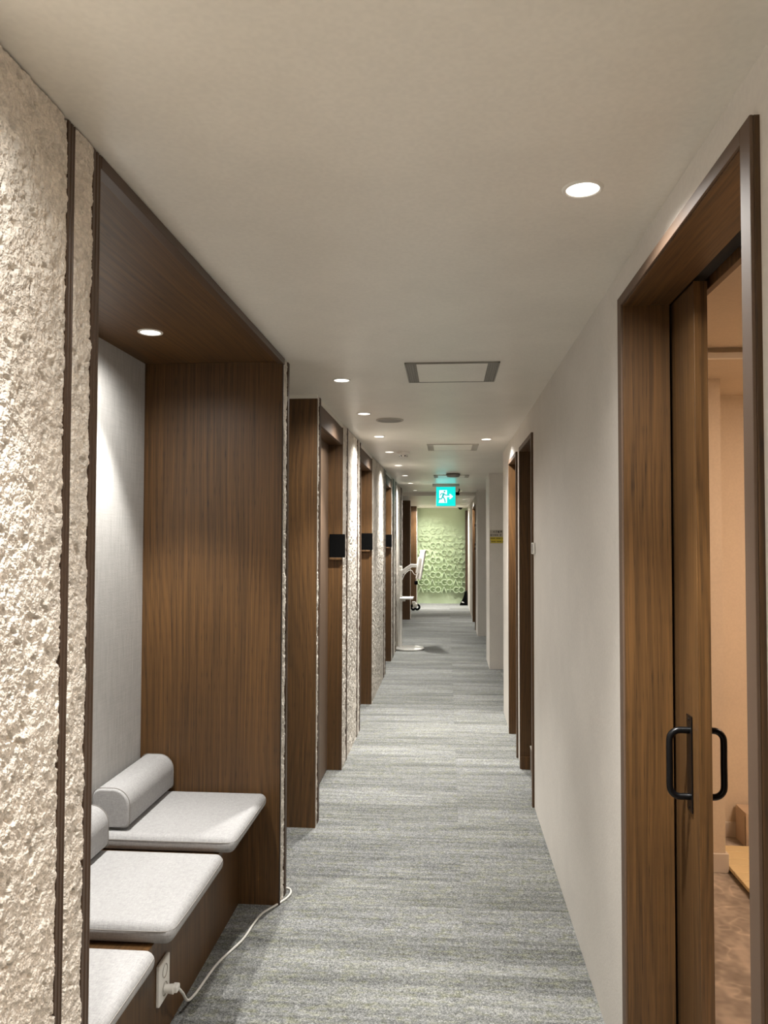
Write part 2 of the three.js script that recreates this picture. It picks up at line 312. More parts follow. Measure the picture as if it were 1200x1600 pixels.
// ---- the near sliding door
{
  const g = structure('door_1');
  const X0 = XR - 0.010, X1 = 0.618;
  mesh('jamb', rbox(X0, X1, 0, 2.222, 2.230, 2.272, 0.0015, 1, 0.15, 0.2), M.wood, g);
  mesh('jamb', rbox(X0, X1, 0, 2.222, 1.285, 1.328, 0.0015, 1, 0.6, 0.3), M.wood, g);
  mesh('head', rbox(X0, X1, 2.192, 2.222, 1.328, 2.230, 0.0015, 1, 0.33), M.wood, g);
  mesh('casing_edge', rbox(X0 - 0.006, X0, 0, 2.222, 1.285, 1.328, 0.0015, 1), M.fascia, g);
  mesh('casing_edge', rbox(X0 - 0.006, X0, 2.194, 2.222, 1.328, 2.230, 0.0015, 1), M.fascia, g);
  mesh('casing_edge', rbox(X0 - 0.006, X0, 0, 2.222, 2.230, 2.272, 0.0015, 1), M.fascia, g);
  mesh('track', box(0.626, 0.672, 2.215, 2.235, 1.33, 3.3), M.gap, g);
  mesh('track_cover', rbox(0.674, 0.692, 2.188, 2.28, 1.30, 3.3, 0.002, 1), M.wood, g);
  const leaf = mesh('door_leaf', box(0.6285, 0.660, 0.012, 2.198, 2.052, 3.02, 0.4), M.wood, g);
  mesh('leaf_edge', rbox(0.6275, 0.661, 0.012, 2.199, 2.046, 2.052, 0.001, 1, 0.25), M.wood, leaf);
  // pull handles on both faces
  for (const s of [-1, 1]) {
    const xf = s < 0 ? 0.6275 : 0.660, out = 0.052 * s, d = 2.115, y0 = 0.875, y1 = 1.045;
    mesh('handle_plate', rbox(xf + (s < 0 ? -0.003 : 0), xf + (s < 0 ? 0 : 0.003), 0.838, 1.084, d - 0.021, d + 0.021, 0.001, 1), M.blackMetal, leaf);
    const P = []; const R = 0.026;
    P.push([xf, y1, -d], [xf + out - s * R, y1, -d]);
    for (let k = 1; k < 6; k++) { const t = k / 6 * Math.PI / 2; P.push([xf + out - s * R + s * R * Math.sin(t), y1 - R + R * Math.cos(t), -d]); }
    P.push([xf + out, y1 - R, -d], [xf + out, (y0 + y1) / 2, -d], [xf + out, y0 + R, -d]);
    for (let k = 1; k < 6; k++) { const t = k / 6 * Math.PI / 2; P.push([xf + out - s * R + s * R * Math.cos(t), y0 + R - R * Math.sin(t), -d]); }
    P.push([xf + out - s * R, y0, -d], [xf, y0, -d]);
    mesh('pull_handle', tube(P, 0.0085, 90, 14), M.blackMetal, leaf);
    for (const sy of [0.848, 1.074]) { const b = new THREE.SphereGeometry(0.0035, 10, 6); b.scale(0.5, 1, 1); b.translate(xf + s * 0.003, sy, -d); mesh('screw', b, M.blackMetal, leaf); }
  }
}
// ---- the two narrow doorways further on and the one near the end
function plainDoorway(n, d0, d1, top, jambMaterial, x = XR) {
  const g = structure('door_' + n);
  mesh('jamb', rbox(x - 0.008, 0.62, 0, top, d1 - 0.032, d1, 0.0015, 1, 0.4), jambMaterial, g);
  mesh('jamb', rbox(x - 0.008, 0.62, 0, top, d0, d0 + 0.032, 0.0015, 1, 0.8), jambMaterial, g);
  mesh('head', rbox(x - 0.008, 0.62, top - 0.03, top, d0 + 0.032, d1 - 0.032, 0.0015, 1), jambMaterial, g);
  for (const [a, b, c, e] of [[0, top, d0, d0 + 0.032], [0, top, d1 - 0.032, d1], [top - 0.03, top, d0 + 0.032, d1 - 0.032]]) mesh('casing_edge', rbox(x - 0.013, x - 0.008, a, b, c, e, 0.001, 1), M.fascia, g);
  return g;
}
{
  const g = plainDoorway(5, 4.62, 5.41, 2.16, M.wood);
  mesh('plinth', rbox(XR - 0.006, 0.62, 0, 0.085, 5.368, 5.3785, 0.001, 1), M.wood, g);
  const h = plainDoorway(6, 5.645, 6.36, 2.16, M.wood);
  mesh('door_leaf', box(0.585, 0.618, 0.006, 2.13, 5.68, 6.326), M.wood, h);
  const k = plainDoorway(7, 13.37, 14.71, 2.12, M.wood, 0.482);
  mesh('door_leaf', box(0.57, 0.61, 0.006, 2.09, 13.41, 14.67), M.wood, k);
  const e = structure('door_8');
  mesh('jamb', rbox(0.425, 0.481, 0, 2.2, 18.5, 18.54, 0.001, 1), M.trim, e);
  mesh('door_leaf', box(0.440, 0.481, 0, 2.2, 18.54, END - 0.01), M.trim, e);
}

// ---- the green wall with its raised lettering
{
  const w = structure('wall_end');
  mesh('wall_board', box(-2.1, 0.62, 0, CEIL, END, END + 0.2), M.green, w);
  const R = 0.073, T = 0.019;
  const arc = (a0, a1) => { const s = new THREE.Shape(); s.absarc(0, 0, R, a0, a1, false); s.absarc(0, 0, R - T, a1, a0, true); return s; };
  const ring = () => { const s = new THREE.Shape(); s.absarc(0, 0, R, 0, Math.PI * 2, false); const h = new THREE.Path(); h.absarc(0, 0, R - T, 0, Math.PI * 2, true); s.holes.push(h); return [s]; };
  const poly = (p) => { const s = new THREE.Shape(); p.forEach(([x, y], i) => (i ? s.lineTo(x, y) : s.moveTo(x, y))); return s; };
  const rect = (x0, y0, x1, y1) => poly([[x0, y0], [x1, y0], [x1, y1], [x0, y1]]);
  const glyph = {
    G: [arc(0.75, Math.PI * 2), rect(0.0, -0.012, R, 0.004)],
    O: ring(),
    A: [poly([[-0.066, -0.07], [-0.048, -0.07], [0.0, 0.048], [0.048, -0.07], [0.066, -0.07], [0.009, 0.072], [-0.009, 0.072]])],
    plus: [rect(-0.075, -0.008, -0.022, 0.008), rect(0.022, -0.008, 0.075, 0.008), rect(-0.008, 0.018, 0.008, 0.052), rect(-0.008, -0.052, 0.008, -0.018), rect(-0.010, -0.008, 0.010, 0.008)],
  };
  const order = [['G', 0], ['O', 0.1275], ['A', 0.266], ['plus', 0.411]], U = 0.551;
  const clipL = -0.71, clipR = 0.43;
  for (let row = 0; row < 10; row++) {
    const depth = 0.018 + row * 0.0058, y = 1.897 - row * 0.1742, x0 = -0.616 + (row % 2 ? 0.279 : 0);
    const geo = {}; for (const k in glyph) geo[k] = new THREE.ExtrudeGeometry(glyph[k], { depth, bevelEnabled: false, curveSegments: 20 });
    for (let u = -1; u < 3; u++) for (const [k, o] of order) {
      const x = x0 + u * U + o; if (x < clipL + 0.01 || x > clipR - 0.04) continue;
      mesh('letter', geo[k], M.green, w).position.set(x, y, -END);
    }
  }
}

// ------------------------------------------------------------------ downlights (each with its own light)
const ringGeo = lathe([[0.036, -0.001], [0.0365, -0.0035], [0.041, -0.0045], [0.0445, -0.003], [0.046, 0.0]], 36);
const lensGeo = lathe([[0.0, -0.0018], [0.0362, -0.0014], [0.0362, 0.0]], 32);
function downlight(x, y, d, label, group = 'round recessed ceiling lights', k = 1, penumbra = LAMP.beamPenumbra) {
  const t = thing('ceiling_light', label, 'ceiling light', [x, y, -d], group);
  mesh('trim_ring', ringGeo, M.white, t); mesh('lens', lensGeo, M.lens, t);
  for (const [i, angle, pen] of [[LAMP.beam, LAMP.beamAngle, penumbra], [LAMP.spill, LAMP.spillAngle, 1]]) {
    const s = new THREE.SpotLight(LAMP.color, i * k, 0, angle, pen, 2); s.castShadow = true; s.shadow.radius = 1.6; s.shadow.bias = -0.0005;
    s.position.set(0, -0.02, 0); t.add(s); s.add(s.target); s.target.position.set(0, -1, 0); s.name = 'lamp'; s.target.name = 'aim';
  }
  return t;
}
downlight(-1.09, 2.298, 2.80, 'round downlight in the brown wood soffit above the bench', undefined, 0.52, 0.3);
downlight(-1.09, 2.298, 2.02, 'round downlight in the wood soffit, nearer the stone wall', undefined, 0.52, 0.3);
for (const [d, where] of [[-0.45, 'added out of view to light the near end'], [0.93, 'washing the near stone panel'], [3.81, 'in front of the first side passage'], [4.85, 'in front of the first recessed door'], [5.95, 'in front of the first wide stone panel'], [7.02, 'in front of the second recessed door'], [8.32, 'in front of the second wide stone panel'], [9.68, 'in front of the third recessed door'], [11.03, 'above the white monitor stand'], [12.65, 'last before the lowered ceiling']])  // first of the row is unseen, added behind the camera to light the near end
  downlight(-0.515, CEIL, d, 'round downlight of the stone wall row, ' + where, 'downlights along the stone wall', d > 0.5 && d < 1 ? 0.48 : 0.88, 0.6);
downlight(0.30, CEIL, 1.75, 'round downlight in the plain ceiling near the open sliding door', undefined, 1.3);
downlight(0.305, CEIL, 6.16, 'round downlight in front of the two narrow doorways');
downlight(0.30, CEIL, -1.2, 'round downlight added out of view to brighten the near corridor');  // unseen lamp behind the camera, added for brightness up close
for (const [x, d, where] of [[0.31, 14.6, 'by the far plaster doorway'], [0.24, 17.75, 'beside the dome camera'], [-0.60, 17.4, 'above the cart caster'], [-0.49, 18.2, 'right before the green wall']]) downlight(x, 2.264, d, 'round downlight in the lowered ceiling ' + where, 'downlights in the lowered ceiling', 0.95);

// ------------------------------------------------------------------ bench, cushions, bolsters
{
  const b = thing('bench', 'brown wood built-in bench in the alcove', 'bench', [0, 0, 0]);
  mesh('front_panel', box(-0.896, -0.876, 0, 0.388, 1.521, 3.309, 0.4, 0.2), M.wood, b);
  mesh('seat_board', rbox(-1.309, -0.815, 0.388, 0.4095, 1.521, 3.309, 0.002, 1, 0.2), M.wood, b);
}
function cushionGeometry(w, h, d) {
  const g = new RoundedBoxGeometry(w, h, d, 7, 0.026), p = g.attributes.position;
  for (let i = 0; i < p.count; i++) {
    const x = p.getX(i), y = p.getY(i), z = p.getZ(i), u = 2 * x / w, v = 2 * z / d;
    let yy = y; if (y > 0) yy += 0.006 * (1 - u ** 4) * (1 - v ** 4) - 0.004 * Math.abs(u * v) ** 3;
    const pinch = y < 0 ? 1 - 0.018 * Math.min(1, -2 * y / h) : 1;
    p.setXYZ(i, x * pinch, yy, z * pinch);
  }
  g.computeVertexNormals(); return metricSmooth(g);
}
function metricSmooth(g) {
  const p = g.attributes.position, n = g.attributes.normal, uv = new Float32Array(p.count * 2);
  for (let i = 0; i < p.count; i++) { const ny = Math.abs(n.getY(i)), nx = Math.abs(n.getX(i)), nz = Math.abs(n.getZ(i)); const [u, v] = ny > nx && ny > nz ? [p.getX(i), p.getZ(i)] : nx > nz ? [p.getZ(i), p.getY(i)] : [p.getX(i), p.getY(i)]; uv[2 * i] = u; uv[2 * i + 1] = v; }
  g.setAttribute('uv', new THREE.BufferAttribute(uv, 2)); return g;
}
{
  const w = 0.535, h = 0.062, d = 0.515;
  const c = thing('seat_cushion', 'pale grey fabric seat cushion beside the far wood panel of the alcove', 'cushion', [-1.022, 0.4095 + h / 2, -3.048], 'seat cushions on the bench');
  mesh('pad', cushionGeometry(w, h, d), M.cushion, c);
  const a = w / 2 - 0.001, b = d / 2 - 0.001, r = 0.03, P = [];
  for (const [sx, sz, t0] of [[1, 1, 0], [-1, 1, 1], [-1, -1, 2], [1, -1, 3]]) for (let k = 0; k <= 4; k++) { const t = (t0 + k / 4) * Math.PI / 2; P.push([sx * (a - r) + r * Math.cos(t), 0.012, sz * (b - r) + r * Math.sin(t)]); }
  mesh('piping', tube(P, 0.0016, 160, 6, true), M.seam, c);
  copy(c, 'pale grey fabric seat cushion in the middle of the bench', [-1.022, 0.4095 + h / 2, -2.412]);
  copy(c, 'pale grey fabric seat cushion beside the wall outlet, next to the brown trim', [-1.022, 0.4095 + h / 2, -1.785]);
}
{
  const s = new THREE.Shape(), W = 0.125, Hh = 0.125;
  s.moveTo(-W / 2, 0); s.lineTo(W / 2 - 0.012, 0); s.quadraticCurveTo(W / 2, 0, W / 2, 0.02); s.lineTo(W / 2, Hh - 0.055); s.absarc(W / 2 - 0.055, Hh - 0.055, 0.055, 0, Math.PI / 2, false); s.lineTo(-W / 2 + 0.03, Hh); s.quadraticCurveTo(-W / 2, Hh, -W / 2, Hh - 0.035); s.lineTo(-W / 2, 0);
  const L = 0.48, g = new THREE.ExtrudeGeometry(s, { depth: L - 0.024, bevelEnabled: true, bevelSize: 0.008, bevelThickness: 0.012, bevelSegments: 5, curveSegments: 24 });
  g.translate(0, 0.009, -L / 2 + 0.012);
  const t = thing('bolster_pillow', 'pale grey back bolster on the cushion beside the far wood panel', 'bolster', [-1.228, 0.479, -3.062], 'back bolsters on the bench');
  mesh('pad', metricSmooth(mergeVertices(g)), M.cushion, t);
  for (const z of [-L / 2 + 0.01, L / 2 - 0.01]) { const P = s.getPoints(24).map((q) => [q.x * 1.13, q.y * 1.125 + 0.002, z]); P.pop(); mesh('piping', tube(P, 0.0016, 120, 6, true), M.seam, t); }
  copy(t, 'pale grey back bolster on the middle seat cushion', [-1.228, 0.479, -2.42]);
  copy(t, 'pale grey back bolster on the cushion next to the brown trim', [-1.228, 0.479, -1.79]);
}
// wall outlet and cord
{
  const o = thing('wall_outlet', 'white double wall outlet on the bench front', 'outlet', [-0.876, 0.185, -2.402]);
  const pl = rbox(0, 0.012, -0.062, 0.062, -0.045, 0.045, 0.004, 3); mesh('cover_plate', pl, M.plastic, o);
  for (const y of [0.027, -0.027]) {
    const dish = lathe([[0.0, -0.004], [0.016, -0.004], [0.018, 0.0005], [0.0205, 0.001]], 28); dish.rotateZ(-Math.PI / 2); dish.translate(0.0125, y, 0);
    const s = mesh('socket', dish, M.socketHole, o);
    for (const z of [-0.0075, 0.0075]) { const h = new THREE.CylinderGeometry(0.0026, 0.0026, 0.001, 12); h.rotateZ(Math.PI / 2); h.translate(0.0095, y, z); mesh('pin_hole', h, M.black, s); }
  }
  const c = thing('power_cord', 'white power cord from the bench outlet along the carpet', 'cord', [0, 0, 0]);
  const b = new THREE.CylinderGeometry(0.015, 0.012, 0.028, 20); b.rotateZ(-Math.PI / 2); b.translate(-0.849, 0.158, -2.402);
  mesh('plug', joined([metric(b), rbox(-0.842, -0.822, 0.148, 0.168, 2.394, 2.424, 0.005, 2)]), M.plastic, c);
  mesh('cable', tube([[-0.832, 0.155, -2.42], [-0.828, 0.115, -2.46], [-0.838, 0.045, -2.54], [-0.846, 0.006, -2.64], [-0.826, 0.0045, -2.84], [-0.779, 0.0045, -3.017], [-0.768, 0.0045, -3.144], [-0.754, 0.0045, -3.226], [-0.716, 0.0045, -3.30], [-0.682, 0.0045, -3.375], [-0.676, 0.0045, -3.425], [-0.69, 0.0045, -3.46], [-0.76, 0.0045, -3.475], [-0.95, 0.0045, -3.48]], 0.0045, 200, 8), M.plastic, c);
}

// ------------------------------------------------------------------ room displays on the door jambs
{
  const D = thing('room_display', 'black room display on the door jamb beside the wide stone panel', 'display', [-0.735, 1.49, -5.246], 'black displays on the left door jambs');
  mesh('screen_box', rbox(-0.05, 0.055, -0.078, 0.078, -0.022, 0, 0.003, 2).translate(0, 0, -0.0), M.black, D);
  mesh('shelf_lip', rbox(-0.05, 0.034, -0.094, -0.079, -0.024, 0, 0.002, 1), M.wood, D);
  D.userData.label = 'black room display on the door jamb closest to the alcove';
  copy(D, 'black room display on the second door jamb past the alcove', [-0.748, 1.51, -7.327]);
  copy(D, 'black room display on the third door jamb, before the white monitor stand', [-0.748, 1.51, -9.897]);
}

// ------------------------------------------------------------------ ceiling fittings
function hatch(x0, x1, d0, d1, label, endMaterial, slot) {
  const t = thing('ceiling_vent', label, 'ceiling vent', [(x0 + x1) / 2, CEIL, -(d0 + d1) / 2], 'square ceiling vents');
  const w = (x1 - x0) / 2, d = (d1 - d0) / 2, e = 0.052, f = 0.008;
  mesh('backing', box(-w + 0.002, w - 0.002, -0.003, 0, -d + 0.002, d - 0.002), slot, t);
  mesh('frame', joined([rbox(-w, w, -0.007, 0, -d, -d + f, 0.001, 1), rbox(-w, w, -0.007, 0, d - f, d, 0.001, 1), rbox(-w, -w + f, -0.007, 0, -d, d, 0.001, 1), rbox(w - f, w, -0.007, 0, -d, d, 0.001, 1)]), endMaterial, t);
  mesh('cover_panel', rbox(-w + e, w - e, -0.0065, -0.003, -d + f + 0.006, d - f - 0.006, 0.002, 2), M.ceiling, t);
  for (const s of [-1, 1]) for (let k = 0; k < 4; k++) { const xc = s * (w - f - 0.006 - k * 0.0105); mesh('grille_bar', box(xc - 0.0032, xc + 0.0032, -0.0065, -0.003, -d + f, d - f), endMaterial, t); }
  return t;
}
hatch(-0.188, 0.232, 3.45, 3.87, 'square ceiling vent with wide grey ends beside the downlights', M.grille, M.grille);
hatch(-0.165, 0.26, 6.46, 6.90, 'square white ceiling vent between the speaker and the exit sign', M.lightGrey, M.lightGrey);
hatch(-0.165, 0.27, 9.62, 10.0, 'square ceiling vent lit cyan above the exit sign', M.lightGrey, M.lightGrey);
{
  const t = thing('ceiling_speaker', 'round flat grey speaker in the ceiling by the downlight row', 'speaker', [-0.374, CEIL, -5.12]);
  mesh('rim', lathe([[0.078, -0.006], [0.084, -0.008], [0.09, -0.005], [0.091, 0]], 44), M.lightGrey, t);
  mesh('grille', lathe([[0, -0.0075], [0.05, -0.007], [0.079, -0.0045], [0.079, 0]], 44), M.grille, t);
}
{
  const t = thing('smoke_detector', 'white round smoke detector hanging from the ceiling', 'detector', [-0.392, CEIL, -7.05]);
  mesh('base', lathe([[0, -0.022], [0.05, -0.022], [0.056, -0.017], [0.056, 0]], 36), M.plastic, t);
  mesh('head', lathe([[0, -0.05], [0.018, -0.049], [0.03, -0.042], [0.034, -0.034], [0.04, -0.022]], 36), M.plastic, t);
  for (const a of [-0.5, 0.5, 1.6, 2.6, 3.7, 4.7]) { const v = new THREE.BoxGeometry(0.012, 0.009, 0.006); const b = mesh('vent_slot', v, M.black, t); b.position.set(0.0335 * Math.sin(a), -0.036, 0.0335 * Math.cos(a)); b.rotation.y = a; }
}
{
  const t = thing('ceiling_sensor', 'flat grey round sensor on the ceiling in front of the exit sign', 'sensor', [0.073, CEIL, -9.45]);
  mesh('base', lathe([[0, -0.012], [0.084, -0.012], [0.086, -0.006], [0.08, 0]], 36), M.darkTrim, t);
  mesh('dome', lathe([[0, -0.042], [0.045, -0.041], [0.072, -0.036], [0.086, -0.012]], 36), M.grille, t);
}
// exit sign
{
  const Z = 11.2, S = 0.28, x = (696.6 - 698.5) / 110.5, yc = EYE + (841.5 - 775.5) / 110.5;
  const c = document.createElement('canvas'); c.width = c.height = 512; const q = c.getContext('2d');
  q.fillStyle = '#00dcd2'; q.fillRect(0, 0, 512, 512);
  q.fillStyle = '#f4fffd'; q.fillRect(82, 88, 206, 340);
  q.strokeStyle = '#00b4b0'; q.fillStyle = '#00b4b0'; q.lineCap = 'round'; q.lineJoin = 'round';
  q.beginPath(); q.arc(222, 124, 24, 0, 7); q.fill();
  q.lineWidth = 46; q.beginPath(); q.moveTo(196, 186); q.lineTo(172, 268); q.stroke();
  q.lineWidth = 24; q.beginPath(); q.moveTo(196, 178); q.lineTo(140, 176); q.lineTo(110, 222); q.stroke();
  q.beginPath(); q.moveTo(208, 182); q.lineTo(238, 218); q.lineTo(282, 224); q.stroke();
  q.lineWidth = 30; q.beginPath(); q.moveTo(166, 270); q.lineTo(142, 318); q.lineTo(76, 324); q.stroke();
  q.beginPath(); q.moveTo(178, 268); q.lineTo(226, 330); q.lineTo(238, 404); q.stroke();
  q.fillStyle = '#f4fffd'; q.beginPath(); q.moveTo(290, 240); q.lineTo(370, 240); q.lineTo(340, 196); q.lineTo(376, 186); q.lineTo(452, 258); q.lineTo(376, 330); q.lineTo(340, 320); q.lineTo(370, 276); q.lineTo(290, 276); q.fill();
  q.fillStyle = '#f4fffd'; q.beginPath(); q.moveTo(60, 428); q.lineTo(96, 340); q.lineTo(190, 340); q.lineTo(190, 428); q.fill();
  const tex = new THREE.CanvasTexture(c); tex.colorSpace = THREE.SRGBColorSpace;
  const face = new THREE.MeshStandardMaterial({ color: 0x0a2a2a, roughness: 0.4, emissive: 0xffffff, emissiveMap: tex, emissiveIntensity: 1.15 });
  const t = thing('exit_sign', 'glowing cyan exit sign with running figure and arrow', 'exit sign', [x, yc, -Z]);
  mesh('mount_bar', rbox(-0.19, 0.19, S / 2 + 0.004, CEIL - yc, -0.022, 0.022, 0.002, 1), M.lightGrey, t);
  mesh('housing', rbox(-S / 2, S / 2, -S / 2, S / 2 + 0.004, -0.012, 0.014, 0.004, 2), M.plastic, t);
  const p = new THREE.PlaneGeometry(S - 0.008, S - 0.008); p.translate(0, 0, 0.0128); mesh('sign_face', p, face, t);
  const l = new THREE.RectAreaLight(EXIT_GLOW.color, EXIT_GLOW.intensity, S, S); l.name = 'sign_light'; l.position.set(0, 0, 0.016); l.rotation.y = Math.PI; t.add(l);
}
// cameras
{
  const t = thing('security_camera', 'small black bullet camera under the ceiling past the exit sign', 'camera', [0.165, CEIL, -12.3]);
  mesh('bracket', tube([[0.025, 0, 0], [0.025, -0.03, 0], [0.005, -0.06, 0.01]], 0.009, 12, 8), M.black, t);
  const b = new THREE.CylinderGeometry(0.024, 0.024, 0.085, 18); b.rotateX(Math.PI / 2); b.rotateY(-0.5); b.translate(-0.012, -0.078, 0.01); mesh('body', b, M.black, t);
  const u = thing('dome_camera', 'black dome camera in the corner above the green wall', 'camera', [0.305, 2.264, -18.1]);
  mesh('base', lathe([[0, -0.018], [0.062, -0.018], [0.066, 0]], 28), M.lightGrey, u);
  mesh('dome', lathe([[0, -0.062], [0.02, -0.058], [0.038, -0.045], [0.048, -0.018]], 28), M.black, u);
}

// ------------------------------------------------------------------ wall fittings
{
  const t = thing('door_switch', 'white door switch with a dark sensor on the plaster wall by the narrow doorway', 'switch', [XR, 1.485, -4.56]);
  mesh('plate', rbox(-0.016, 0, -0.033, 0.033, -0.035, 0.035, 0.005, 3), M.plastic, t);
  const b = mesh('sensor_window', rbox(-0.0175, -0.016, -0.026, 0.026, -0.028, -0.01, 0.0005, 1), M.black, t);
  const L = [[1.76, 'small black switch high on the pier by the far doorway'], [1.41, 'small double black switch low on the pier by the far doorway']];
  const s = thing('wall_switch', L[0][1], 'switch', [0.482, 1.76, -13.05]);
  mesh('plate', rbox(-0.012, 0, -0.045, 0.045, -0.04, 0.04, 0.003, 2), M.plastic, s); mesh('button', rbox(-0.03, -0.012, -0.022, 0.022, -0.02, 0.02, 0.004, 2), M.black, s);
  const v = thing('wall_switch', L[1][1], 'switch', [0.482, 1.41, -13.05]);
  mesh('plate', rbox(-0.012, 0, -0.075, 0.075, -0.04, 0.04, 0.003, 2), M.plastic, v); for (const y of [-0.035, 0.035]) mesh('button', rbox(-0.03, -0.012, y - 0.02, y + 0.02, -0.02, 0.02, 0.004, 2), M.black, v);
}
// notice on the pier
{
  const c = document.createElement('canvas'); c.width = 512; c.height = 512; const q = c.getContext('2d');
  q.fillStyle = '#b7aea2'; q.fillRect(0, 0, 512, 512);
  q.fillStyle = '#c9b53a'; q.fillRect(20, 268, 492, 122); q.fillRect(40, 390, 472, 100);
  // strokes of each written block, in a unit square
  const J = {
    si: [[.1, .8, .3, .2], [.3, .2, .55, .8], [.8, .05, .8, .95]], gan: [[.1, .15, .5, .15], [.5, .15, .3, .5], [.75, .05, .75, .6], [.75, .3, .95, .3], [.2, .65, .2, .92], [.2, .92, .85, .92]],
    byeol: [[.12, .1, .12, .5], [.45, .1, .45, .5], [.12, .3, .45, .3], [.12, .5, .45, .5], [.8, .05, .8, .55], [.5, .2, .8, .2], [.5, .38, .8, .38], [.2, .65, .8, .65], [.8, .65, .8, .8], [.2, .8, .8, .8], [.2, .8, .2, .95], [.2, .95, .85, .95]],
    ro: [[.2, .1, .8, .1], [.8, .1, .8, .28], [.2, .28, .8, .28], [.2, .28, .2, .48], [.2, .48, .85, .48], [.5, .5, .5, .85], [.05, .85, .95, .85]],
    dae: [[.1, .2, .45, .2], [.1, .2, .1, .75], [.1, .75, .5, .75], [.65, .05, .65, .95], [.88, .05, .88, .95], [.65, .5, .88, .5]],
    gi: [[.1, .2, .5, .2], [.5, .2, .3, .85], [.8, .05, .8, .95]], ja: [[.1, .2, .55, .2], [.33, .2, .1, .8], [.33, .3, .55, .8], [.75, .05, .75, .95], [.75, .5, .97, .5]],
    ui: [[.2, .15, .5, .15], [.5, .15, .5, .5], [.2, .5, .5, .5], [.2, .15, .2, .5], [.1, .75, .65, .75], [.85, .05, .85, .95]],
    an: [[.15, .1, .45, .1], [.45, .1, .45, .45], [.15, .45, .45, .45], [.15, .1, .15, .45], [.72, .05, .72, .6], [.72, .3, .95, .3], [.2, .7, .2, .92], [.2, .92, .85, .92]],
  };
  const write = (words, x, y, s, w, col) => { q.strokeStyle = col; q.lineWidth = w; q.lineCap = 'square'; for (const k of words) { if (k) for (const [a, b, e, f] of J[k]) { q.beginPath(); q.moveTo(x + a * s, y + b * s); q.lineTo(x + e * s, y + f * s); q.stroke(); } x += k ? s * 1.16 : s * 0.6; } };
  write(['si', 'gan', 'byeol', 'ro'], 120, 30, 76, 12, '#1d1a18'); write(['dae', 'gi', 'ja', 'ui', null, 'an'], 14, 160, 68, 11, '#1d1a18');
  q.fillStyle = '#1d1a18'; q.beginPath(); q.arc(52, 72, 9, 0, 7); q.fill();
  const tex = new THREE.CanvasTexture(c); tex.colorSpace = THREE.SRGBColorSpace;
  // rows too small to read: dark print on the two yellow bands
  q.fillStyle = '#2b260c'; for (const [y, x0] of [[300, 30], [420, 56]]) for (let k = 0; k < 13; k++) if (k % 6 !== 5) q.fillRect(x0 + k * 35, y, 26, 34);
  const mat = new THREE.MeshStandardMaterial({ map: tex, roughness: 0.6 });
  const t = thing('wall_notice', 'small notice with black lettering and yellow lines on the pier', 'notice', [0.586, 1.563, -9.42]);
  mesh('sheet', new THREE.BoxGeometry(0.162, 0.162, 0.0016).translate(0, 0, 0.0008), mat, t);
}

// ------------------------------------------------------------------ white monitor stand
{
  const t = thing('monitor_stand', 'white monitor on an adjustable arm and round floor base', 'monitor stand', [-0.52, 0, -11.0]);
  mesh('base', lathe([[0, 0.034], [0.17, 0.033], [0.197, 0.027], [0.205, 0.015], [0.202, 0.0], [0, 0.0]], 56), M.plastic, t);
  mesh('pole', lathe([[0, 1.155], [0.02, 1.153], [0.024, 1.147], [0.024, 0.03]], 24).translate(-0.125, 0, 0), M.plastic, t);
  mesh('pole_clamp', lathe([[0.025, 1.02], [0.032, 1.022], [0.032, 1.10], [0.025, 1.102]], 24).translate(-0.125, 0, 0), M.plastic, t);
  const tray = mesh('tray', rbox(-0.135, 0.055, 0.70, 0.722, -0.15, 0.15, 0.008, 2), M.plastic, t);
  mesh('tray_bracket', rbox(-0.115, -0.06, 0.665, 0.70, -0.03, 0.03, 0.006, 2), M.plastic, tray);
  const arm = new THREE.Shape(); [[-0.115, 1.04], [-0.105, 1.10], [0.018, 1.182], [0.10, 1.178], [0.10, 1.142], [0.03, 1.142], [-0.09, 1.045]].forEach(([x, y], i) => (i ? arm.lineTo(x, y) : arm.moveTo(x, y)));
  const ag = new THREE.ExtrudeGeometry(arm, { depth: 0.044, bevelEnabled: true, bevelSize: 0.003, bevelThickness: 0.003, bevelSegments: 2 }); ag.translate(0, 0, -0.022); mesh('arm', ag, M.plastic, t);
  const mon = new THREE.Group(); mon.name = 'monitor'; t.add(mon); mon.position.set(0.158, 1.175, 0); mon.rotation.set(0, 0.22, -0.165);
  mesh('back_shell', rbox(-0.012, 0.006, -0.205, 0.205, -0.17, 0.17, 0.006, 2), M.plastic, mon);
  mesh('screen', rbox(0.006, 0.009, -0.195, 0.195, -0.16, 0.16, 0.001, 1), M.black, mon);
  mesh('mount_block', rbox(-0.05, -0.012, -0.13, 0.10, -0.06, 0.06, 0.01, 3), M.plastic, mon);
  mesh('knob', lathe([[0, -0.028], [0.022, -0.026], [0.026, 0], [0.022, 0.026], [0, 0.028]], 20).translate(0.09, 0.925, 0.02), M.black, t);
  mesh('knob_stem', tube([[0.09, 0.94, 0.02], [0.1, 0.99, 0.01], [0.118, 1.04, 0]], 0.007, 12, 8), M.plastic, t);
  mesh('cable', tube([[0.12, 1.03, 0.02], [0.07, 1.04, 0.03], [0.02, 1.10, 0.03], [-0.06, 1.05, 0.03], [-0.10, 0.97, 0.03], [-0.15, 0.85, 0.03], [-0.155, 0.6, 0.03], [-0.15, 0.2, 0.03], [-0.15, 0.05, 0.03]], 0.004, 80, 6), M.plastic, t);
}
